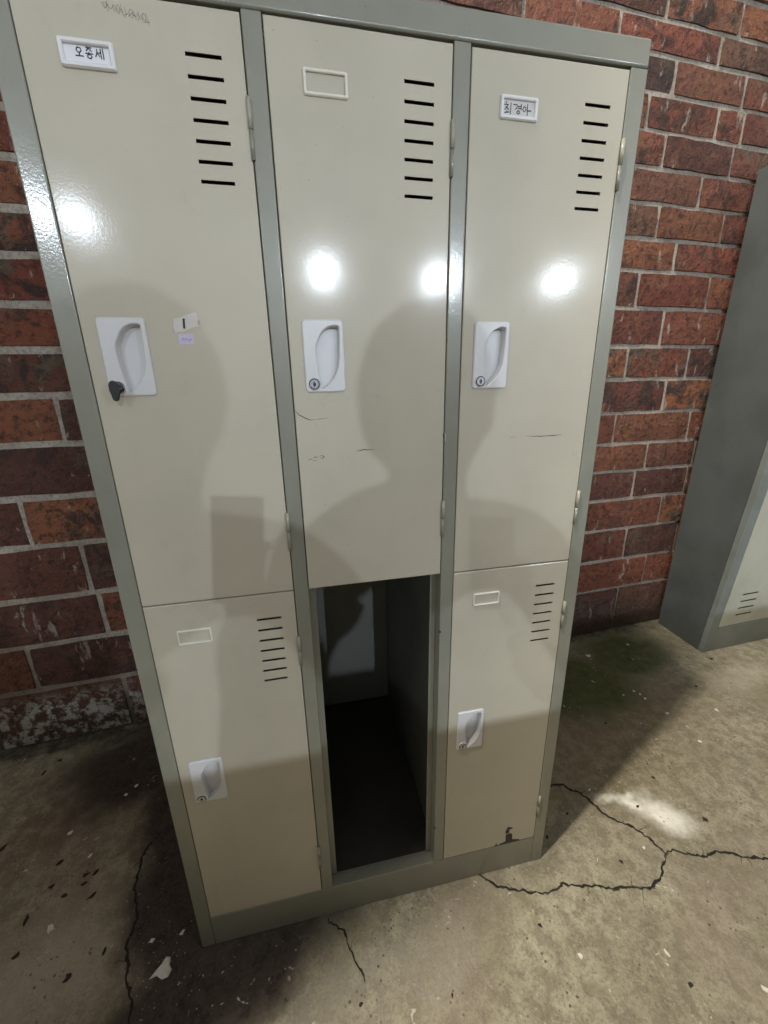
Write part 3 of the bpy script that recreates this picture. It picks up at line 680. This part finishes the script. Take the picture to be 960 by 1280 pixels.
bm = bmesh.new(); add_ribbon(bm, [(0.5822, 1.2040), (0.5834, 1.1980), (0.5826, 1.1930), (0.5840, 1.1875)], 0.0030, 0.0, 0.0002, 0.6); bm_obj("chipped_paint", bm, STEEL, locker)
# key left in the first lock
lx, lz = keypos
key = thing("key", "black headed key left in the lock of the upper left door", "key", (lx, -0.007, lz))
bm = bmesh.new(); add_box(bm, -0.0009, 0.0009, -0.012, 0.002, -0.0032, 0.0032, 0.0003, 1); bm_obj("blade", bm, CHROME, key)
bm = bmesh.new()
pts = [(-0.0030, 0.0085), (0.0010, 0.0100), (0.0045, 0.0080), (0.0060, 0.0040), (0.0105, 0.0030), (0.0110, -0.0030), (0.0070, -0.0055), (0.0052, -0.0090), (0.0050, -0.0160), (0.0020, -0.0195), (-0.0022, -0.0190), (-0.0040, -0.0140), (-0.0045, -0.0040), (-0.0060, 0.0020), (-0.0050, 0.0062)]
A = [bm.verts.new((x, -0.0125, z)) for x, z in pts]; B = [bm.verts.new((x, -0.0180, z)) for x, z in pts]
bm.faces.new(A); bm.faces.new(B); bridge(bm, A, B)
bmesh.ops.bevel(bm, geom=bm.edges[:], offset=0.001, segments=2, affect='EDGES')
bm_obj("bow", bm, BLACK, key)

# ================================================================== second locker, right edge
L2 = thing("locker", "tall dull grey green locker standing at the right edge against the brick wall", "locker", (2.187, 0.654, 0))
LEAN, HH2 = 0.0625, 2.10
def l2(name, x0, x1, y0, y1, z0, z1, m, parent, bev=0.0015):
    o = box(name, x0, x1, y0, y1, z0, z1, m, parent, bev)
    for v in o.data.vertices:
        f = max(0.0, 1 - v.co.y / 0.27); v.co.y += 0.048 * v.co.x - LEAN * v.co.z * f; v.co.x += 0.016 * v.co.z + 0.05 * max(0, v.co.y)
    return o
l2("side_panel", 0, 0.0014, 0.026, 0.272, 0, HH2, BODY_SHADED, L2, 0); l2("side_panel", 0.8785, 0.88, 0.026, 0.272, 0, HH2, BODY_SHADED, L2, 0)
l2("back_panel", 0.002, 0.878, 0.268, 0.271, 0, HH2 - 0.001, FRAME_DULL, L2, 0)
l2("top_panel", 0.002, 0.878, 0.027, 0.267, HH2 - 0.003, HH2 - 0.001, FRAME_DULL, L2, 0)
l2("stile", 0, 0.052, 0, 0.025, 0, HH2, FRAME_DULL, L2); l2("stile", 0.828, 0.88, 0, 0.025, 0, HH2, FRAME_DULL, L2)
l2("bottom_rail", 0.0525, 0.8275, 0.0006, 0.025, 0, 0.134, FRAME_DULL, L2); l2("top_rail", 0.0525, 0.8275, 0.0006, 0.025, HH2 - 0.05, HH2, FRAME_DULL, L2)
l2("stile", 0.425, 0.455, 0.0006, 0.025, 0.1345, HH2 - 0.0505, FRAME_DULL, L2)
for a in (0.0550, 0.4575):
    holes = [(a + 0.085 - 0.004 * 0, a + 0.185, 0.190 + k * 0.038, 0.198 + k * 0.038) for k in range(4)]
    bm = grid_door(a, a + 0.3675, 0.138, HH2 - 0.054, holes, 0.014)
    d = bm_obj("door", bm, DOOR_DULL, L2)
    for v in d.data.vertices:
        v.co.y += 0.0012; f = max(0.0, 1 - v.co.y / 0.27); v.co.y += 0.048 * v.co.x - LEAN * v.co.z * f; v.co.x += 0.016 * v.co.z + 0.05 * max(0, v.co.y)
    box("latch", a + 0.30, a + 0.33, 0.0, 0.02, 0.96, 1.06, STEEL, d)
    h = d.children[0]
    for v in h.data.vertices:
        v.co.y -= 0.010; f = max(0.0, 1 - v.co.y / 0.27); v.co.y += 0.048 * v.co.x - LEAN * v.co.z * f; v.co.x += 0.016 * v.co.z

# ================================================================== litter on the floor
def chip(name, x, y, r, m, seed, hgt=0.003, ax=1.0, ang=None, pts=None):
    rnd = random.Random(seed); n = rnd.randint(6, 9); bm = bmesh.new(); ang = rnd.uniform(0, 6.28) if ang is None else ang
    P = pts
    if not P:
        P = []
        for i in range(n):
            t = 2 * math.pi * i / n; q = Vector((math.cos(t) * r * ax, math.sin(t) * r / ax)) * rnd.uniform(0.40, 1.25)
            P.append((q.x * math.cos(ang) - q.y * math.sin(ang), q.x * math.sin(ang) + q.y * math.cos(ang)))
    A = [bm.verts.new((px, py, 0.0005)) for px, py in P]
    B = [bm.verts.new((px * 0.82, py * 0.82, hgt * rnd.uniform(0.7, 1.2))) for px, py in P]
    c = bm.verts.new((0, 0, hgt * 1.1)); nn = len(P)
    bridge(bm, A, B); bm.faces.new(A)
    for i in range(nn): bm.faces.new((B[i], B[(i + 1) % nn], c))
    o = bm_obj(name, bm, m); o.location = (x, y, 0.0002); return o
big = chip("plaster_flake", -0.083, -0.021, 0.02, FLAKE, 1, 0.004, pts=[(-0.026, -0.012), (-0.010, -0.009), (0.004, -0.018), (0.016, -0.016), (0.021, -0.004), (0.014, 0.006), (0.012, 0.020), (0.002, 0.023), (-0.005, 0.010), (-0.016, 0.000)])
tag(big, "large ragged white flake lying by the locker's lower left corner", "paint flake")
FL = [(-0.3849, 0.122, .010, "thumbnail sized white flake alone on the tan floor at the left"),
 (-0.0554, 0.0411, .006, "white fleck on black grime, right one of the pair above the large ragged flake"),
 (-0.1246, 0.0405, .006, "white fleck on black grime, left one of the pair above the large ragged flake"),
 (-0.456, 0.3704, .0075, "white flake on the reddish floor above the cluster of dark scraps"),
 (-0.3645, 0.2848, .0065, "white flake at the upper end of the cluster of dark scraps"),
 (-0.3144, 0.493, .009, "larger of two white flakes on the black stain beside the locker"),
 (-0.3354, 0.4686, .0065, "smaller of two white flakes on the black stain beside the locker"),
 (1.6305, 0.7583, .014, "oval white flake on the moss close behind the six door locker"),
 (1.8874, 0.7913, .008, "white flake on the moss midway between the two lockers"),
 (1.6943, 0.2279, .0085, "bright white flake on the lit floor just outside the locker's shadow edge"),
 (1.9034, 0.3409, .008, "white flake on the lit floor between shadow edge and second locker"),
 (1.6941, 0.3666, .008, "white flake inside the locker's floor shadow beside its slanting edge"),
 (1.1708, 0.1486, .006, "white fleck in the upper crack branch near the locker's right foot"),
 (1.2053, -0.0377, .0055, "white fleck just left of where the cracks meet"),
 (0.8748, -0.2034, .006, "white fleck on the lit floor below the black round crumb"),
 (1.0759, -0.2411, .006, "white fleck on the lit floor below the forked crack"),
 (1.2361, -0.3378, .0075, "white fleck at the bottom right corner of the floor"),
 (1.6723, 0.4815, .007, None), (1.6606, 0.5038, .006, None), (1.6735, 0.4572, .007, None), (1.5992, 0.4933, .006, None)]
for k, (x, y, r, lab) in enumerate(FL):
    o = chip("paint_flake", x, y, r, FLAKE, 50 + k, 0.0022, random.Random(k).uniform(0.85, 1.3))
    tag(o, lab or "small white fleck in the tight cluster on the damp shaded floor", "paint flake", None if lab else "cluster of white flecks on the shaded floor")
DK = [(-0.6562, 0.6213, .010, "dark leaf scrap on the left floor below the whitened bricks"), (-0.6268, 0.6641, .007, "small dark scrap nearest the foot of the brick wall"),
 (-0.4568, 0.1539, .011, "long dark scrap left of the thumbnail sized white flake"), (-0.436, 0.0794, .010, "dark scrap at the left below the long scrap"),
 (-0.2932, 0.0108, .011, "slanting dark scrap lowest on the left floor"), (-0.6305, 0.365, .011, "dark scrap on the reddish floor at the left edge"),
 (-0.2314, 0.0426, .006, "round dark crumb just left of the long crack"),
 (-0.4427, 0.285, .009, None), (-0.3876, 0.191, .010, None), (-0.3483, 0.2104, .009, None), (-0.3293, 0.2356, .009, None), (-0.4319, 0.223, .009, None), (-0.3136, 0.1749, .010, None), (-0.355, 0.232, .010, None),
 (1.7752, 0.6161, .008, "dark crumb on the moss in front of the oval white flake"), (1.4192, 0.3787, .007, "dark crumb in the middle of the locker's floor shadow"),
 (1.4091, 0.1424, .008, "dark crumb outside the shadow edge above the chalky patch"), (1.2821, 0.0694, .007, "dark crumb lying on the chalky white patch"),
 (0.815, -0.1331, .007, "round black crumb alone on the lit floor below the locker's right foot"), (1.1152, -0.0558, .007, "dark crumb enclosed by the arms of the forked crack"),
 (1.0813, -0.2981, .008, "thin dark scrap near the bottom right corner"), (1.4502, -0.0109, .010, "dark scrap on the lit floor right of the chalky patch"),
 (1.0519, 0.097, .006, "dark crumb in the shadow beside the locker's right foot"), (0.9519, 0.0491, .006, "dark crumb touching the locker's right foot"),
 (0.5586, -0.201, .005, "dark speck on the lit floor below the locker's bottom rail"), (0.3615, -0.1723, .006, "dark speck past the end of the short crack"),
 (2.185, 0.605, .014, "dark leaf scrap lying at the second locker's front corner"), (1.9469, 0.4684, .008, "dark crumb at the tip of the locker's floor shadow")]
for k, (x, y, r, lab) in enumerate(DK):
    left = x < 0.3
    o = chip("leaf_scrap", x, y, r * (0.85 if left else 0.8), LEAF, 300 + k, 0.003, random.Random(k).uniform(1.1, 1.75) if left else 1.15, 0.9 + 0.9 * random.Random(k).uniform(-1, 1) if left else None)
    tag(o, lab or "dark leaf scrap in the loose cluster left of the long crack", "leaf scrap", None if lab else "cluster of dark scraps left of the crack")
rg = random.Random(77); bm = bmesh.new()
for k in range(420):
    if k < 240: x, y = rg.gauss(-0.12, 0.13), rg.gauss(0.06, 0.16)
    else: x, y = rg.uniform(-0.6, 2.2), rg.uniform(-0.4, 0.75)
    if 0 <= x <= 0.9 and y > -0.01: continue
    r = rg.uniform(0.0008, 0.0026); a = rg.uniform(0, 6)
    V = [bm.verts.new((x + r * math.cos(a + t), y + r * math.sin(a + t) * 0.8, 0.0004)) for t in (0, 1.4, 3.1, 4.6)]; t = bm.verts.new((x, y, r * 0.8))
    for i in range(4): bm.faces.new((V[i], V[(i + 1) % 4], t))
gr = bm_obj("grit", bm, simple("pale_grit", (0.36, 0.30, 0.26), 0.85, 0, 0.4, 12)); gr['kind'] = 'stuff'; gr['label'] = "pale grit scattered on the concrete floor"

# ================================================================== place around the camera (seen through its shadows and reflections) and an added shading slab
def lamp_light(name, loc, power, radius, col, parent):
    l = bpy.data.lights.new(name, 'POINT'); l.energy = power; l.shadow_soft_size = radius; l.color = col
    o = bpy.data.objects.new(name, l); COL.objects.link(o); o.location = loc; o.parent = parent
    return o
CONC = simple("grey_concrete", (0.26, 0.25, 0.22), 0.85, 0, 0.15, 8, 0.3)
GALV = simple("galvanised_steel", (0.36, 0.36, 0.36), 0.5, 0.6, 0.1, 20)
for k, (x, y, z, s) in enumerate(ROW):
    lab = ["yard lamp with the highest lantern, mirrored on the left locker door", "yard lamp mirrored in the middle of the locker's middle door", "yard lamp mirrored at the hinge edge of the middle door", "yard lamp mirrored on the upper right locker door"][k]
    t = thing("yard_lamp", lab, "lamp", (x, y, 0), "yard lamps in a row behind the viewer")
    bm = bmesh.new(); add_cyl(bm, (0, -0.16, 0), (0, -0.16, z + 0.05), 0.035, 0.028); add_box(bm, -0.09, 0.09, -0.25, -0.07, 0, 0.02); bm_obj("post", bm, GALV, t)
    bm = bmesh.new(); add_cyl(bm, (0, -0.13, z), (0, -0.11, z), 0.06, 0.15, 20); bm_obj("reflector", bm, GALV, t)
    lamp_light("bulb", (0, 0, z), ROW_W * s, 0.022, (0.79, 0.89, 1.0), t)
t = thing("street_lamp", "tall street lamp whose light falls on the floor right of the locker", "street lamp", (STREET[0], -2.6, 0))
sy = STREET[1] + 2.6
bm = bmesh.new(); add_cyl(bm, (0, 0, 0), (0, 0, 5.55), 0.07, 0.04); add_cyl(bm, (0, 0, 5.53), (0, sy, 5.53), 0.03, 0.03); bm_obj("pole", bm, GALV, t)
bm = bmesh.new(); add_box(bm, -0.12, 0.12, sy - 0.25, sy + 0.2, 5.46, 5.56, 0.02); bm_obj("lamp_head", bm, GALV, t)
lamp_light("bulb", (0, sy, STREET[2]), STREET_W, 0.11, (1.0, 0.93, 0.80), t)
# low wall behind the person, added unseen slab keeping street light off left floor and doors
bm = bmesh.new(); add_box(bm, 0.14, 8, -1.62, -1.50, 0, 1.235, 0.004); add_box(bm, -6, 0.139, -1.62, -1.50, 0, 1.372, 0.004)  # left part raised to cut off the highest lamp's light
lw = bm_obj("low_wall", bm, CONC); tag(lw, "waist high grey concrete wall whose straight shadow crosses the lower doors", "wall")
bm = bmesh.new()
pts = [(-0.40, -0.520), (0.14, -0.300), (0.14, 0.795), (-1.25, 0.71), (-1.25, -0.83)]
A = [bm.verts.new((x, y, 3.0)) for x, y in pts]; B = [bm.verts.new((x, y, 3.12)) for x, y in pts]; bm.faces.new(A); bm.faces.new(B); bridge(bm, A, B)
cn = bm_obj("light_blocker", bm, CONC); tag(cn, "added unseen concrete slab that blocks street light from the left floor and doors", "light_blocker")

# ---- the person taking the picture (only shadow and reflection are seen)
SKIN = simple("skin", (0.45, 0.27, 0.19), 0.55, 0, 0.06, 40); CLOTH = simple("dark_jacket", (0.05, 0.05, 0.06), 0.85, 0, 0.2, 60, 0.3)
TROUS = simple("dark_trousers", (0.03, 0.035, 0.05), 0.9, 0, 0.2, 60, 0.3); HAIR = simple("dark_hair", (0.012, 0.010, 0.009), 0.5, 0, 0.2, 90)
person = thing("person", "standing person holding up a phone, whose shadow falls across the doors", "person", (0.50, -1.16, 0))
def skin(name, joints, edges, m, sub=2, root=0):
    me = bpy.data.meshes.new(name); off = Vector(person.location)
    me.from_pydata([Vector(j[:3]) - off for j in joints], edges, []); o = link(name, me, m, person)
    o.modifiers.new("skin", 'SKIN'); me.skin_vertices[0].data[root].use_root = True
    for v, j in zip(me.skin_vertices[0].data, joints):
        r = j[3] if isinstance(j[3], (tuple, list)) else (j[3], j[3]); v.radius = r
    s = o.modifiers.new("smooth", 'SUBSURF'); s.levels = s.render_levels = sub
    o.modifiers["skin"].use_smooth_shade = True
    return o
phc = CAM - FW * 0.012 + (-DN) * -0.025 + RT * -0.022            # phone centre, just behind the lens
up = -DN
wr = phc + up * -0.115 + RT * 0.02 - FW * 0.05
EL = Vector((0.355, -0.92, 1.075)); SHL = Vector((0.435, -1.13, 1.375)); SHR = Vector((0.775, -1.13, 1.365)); ER = Vector((0.885, -1.17, 1.10)); WRR = Vector((0.80, -1.08, 0.90))
SHR = Vector((0.765, -1.13, 1.375)); ER = Vector((0.935, -1.17, 1.12)); WRR = Vector((0.93, -1.10, 0.88))
J = [(0.375, -1.19, 0.92, .105), (0.395, -1.17, 1.08, .090), (0.425, -1.15, 1.22, .088), (0.565, -1.14, 1.405, .060), (0.600, -1.13, 1.46, .052), (0.607, -1.11, 1.50, .058), (0.607, -1.105, 1.555, (.076, .088)), (0.607, -1.11, 1.615, (.070, .080)),
     (*SHL, .055), (*EL, .042), (*wr, .028), (*SHR, .055), (*ER, .042), (*WRR, .028),
     (0.31, -1.20, 0.86, .080), (0.30, -1.19, 0.48, .058), (0.29, -1.20, 0.09, .040), (0.29, -1.08, 0.035, .034),
     (0.44, -1.20, 0.86, .080), (0.46, -1.18, 0.48, .058), (0.48, -1.20, 0.09, .040), (0.49, -1.08, 0.035, .034)]
E_ = [(0, 1), (1, 2), (2, 3), (3, 4), (4, 5), (5, 6), (6, 7), (3, 8), (8, 9), (9, 10), (3, 11), (11, 12), (12, 13), (0, 14), (14, 15), (15, 16), (16, 17), (0, 18), (18, 19), (19, 20), (20, 21)]
skin("body", J, E_, SKIN)
# hands: palm and five finger chains each
def hand(wrist, palm_dir, side_dir, curl_dir, fan=1.0):
    w0 = Vector(wrist); pd = palm_dir.normalized(); sd = side_dir.normalized(); cdv = curl_dir.normalized()
    J = [(*w0, .021), (*(w0 + pd * 0.035), (.030, .017)), (*(w0 + pd * 0.075), (.034, .014))]; E2 = [(0, 1), (1, 2)]
    for k, (o_, L) in enumerate(((-0.027, .060), (-0.009, .074), (0.009, .070), (0.026, .055))):
        b0 = w0 + pd * 0.085 + sd * o_; n = len(J)
        J += [(*b0, .0092), (*(b0 + pd * L * 0.45 + cdv * L * 0.12), .0085), (*(b0 + pd * L * 0.68 + cdv * L * 0.42), .0078), (*(b0 + pd * L * 0.62 + cdv * L * 0.72), .0068)]
        E2 += [(2, n), (n, n + 1), (n + 1, n + 2), (n + 2, n + 3)]
    n = len(J); b0 = w0 + pd * 0.035 - sd * 0.030
    J += [(*b0, .011), (*(b0 + pd * 0.022 - sd * 0.024 + cdv * 0.012), .0100), (*(b0 + pd * 0.046 - sd * 0.020 + cdv * 0.034), .0085)]; E2 += [(1, n), (n, n + 1), (n + 1, n + 2)]
    return skin("hand", J, E2, SKIN, 1)
hand(wr, up, -RT, FW, 1)
hand(WRR, Vector((-0.2, 0.25, -1)), Vector((0, -1, -0.2)), Vector((-1, 0.2, 0)), 1)
JJ = [(0.375, -1.19, 0.84, (.135, .14)), (0.395, -1.17, 1.04, (.115, .125)), (0.420, -1.15, 1.20, (.102, .115)), (0.565, -1.145, 1.405, (.070, .078)), (0.597, -1.135, 1.445, (.062, .065)), (*SHL, .070), (*EL, .060), (*(EL.lerp(wr, 0.8)), .046), (*SHR, .068), (*ER, .058), (*(ER.lerp(WRR, 0.85)), .046)]
skin("jacket", JJ, [(0, 1), (1, 2), (2, 3), (3, 4), (3, 5), (5, 6), (6, 7), (3, 8), (8, 9), (9, 10)], CLOTH)
skin("trousers", [(0.375, -1.19, 0.90, .12), (0.31, -1.20, 0.80, .095), (0.30, -1.19, 0.48, .075), (0.292, -1.19, 0.10, .062), (0.44, -1.20, 0.80, .095), (0.46, -1.18, 0.48, .075), (0.478, -1.19, 0.10, .062)], [(0, 1), (1, 2), (2, 3), (0, 4), (4, 5), (5, 6)], TROUS)
for x in (0.29, 0.485): skin("shoe", [(x, -1.22, 0.045, (.042, .038)), (x, -1.12, 0.040, (.046, .034)), (x + 0.004, -1.02, 0.032, (.040, .026))], [(0, 1), (1, 2)], BLACK)
hc = Vector((0.607, -1.118, 1.592)) - Vector(person.location)
bm = bmesh.new(); bmesh.ops.create_uvsphere(bm, u_segments=24, v_segments=16, radius=1.0)
for v in bm.verts:
    n_ = mnoise.noise(v.co * 4) * 0.04
    v.co = Vector((v.co.x * (0.092 + n_ * 0.06), v.co.y * 0.105, v.co.z * 0.108)) * (1 + n_)
bmesh.ops.delete(bm, geom=[v for v in bm.verts if v.co.y > 0.045 and v.co.z < 0.045 or v.co.z < -0.085], context='VERTS')
o = bm_obj("hair", bm, HAIR, person, True); o.location = hc
s = o.modifiers.new("thick", 'SOLIDIFY'); s.thickness = 0.012; s.offset = -1
fc = Vector((0.607, -1.040, 1.565)) - Vector(person.location)
bm = bmesh.new()
add_cyl(bm, (0, 0.0, 0.022), (0, 0.020, -0.016), 0.006, 0.012, 8)
o = bm_obj("nose", bm, SKIN, person, True); o.location = fc
for sx_ in (-1, 1):
    bm = bmesh.new(); bmesh.ops.create_uvsphere(bm, u_segments=10, v_segments=8, radius=0.011); o = bm_obj("eye", bm, simple("eye_white", (0.7, 0.7, 0.68), 0.2), person, True); o.location = fc + Vector((0.030 * sx_, -0.006, 0.022))
    bm = bmesh.new(); bmesh.ops.create_uvsphere(bm, u_segments=10, v_segments=8, radius=1.0)
    for v in bm.verts: v.co = Vector((v.co.x * 0.010, v.co.y * 0.018, v.co.z * 0.030))
    o = bm_obj("ear", bm, SKIN, person, True); o.location = fc + Vector((0.080 * sx_, -0.075, 0.0))
bm = bmesh.new(); add_box(bm, -0.022, 0.022, -0.004, 0.004, -0.004, 0.004, 0.003); o = bm_obj("mouth", bm, simple("lips", (0.40, 0.16, 0.13), 0.5), person); o.location = fc + Vector((0, -0.002, -0.038))
# phone
phone = thing("phone", "dark phone held up in portrait by the person, rectangular shadow on the left doors", "phone", phc)
Mp = Matrix((RT, FW, up)).transposed().to_4x4(); Mp.translation = phc; phone.matrix_world = Mp
box("case", -0.037, 0.037, -0.0045, 0.0035, -0.078, 0.078, BLACK, phone, 0.003, 3)
box("screen", -0.034, 0.034, -0.0052, -0.0046, -0.074, 0.074, simple("dark_glass", (0.02, 0.02, 0.025), 0.08), phone, 0)
bm = bmesh.new(); add_box(bm, 0.012, 0.032, 0.0036, 0.0056, 0.036, 0.072, 0.0006, 1); bm_obj("camera_bump", bm, BLACK, phone)
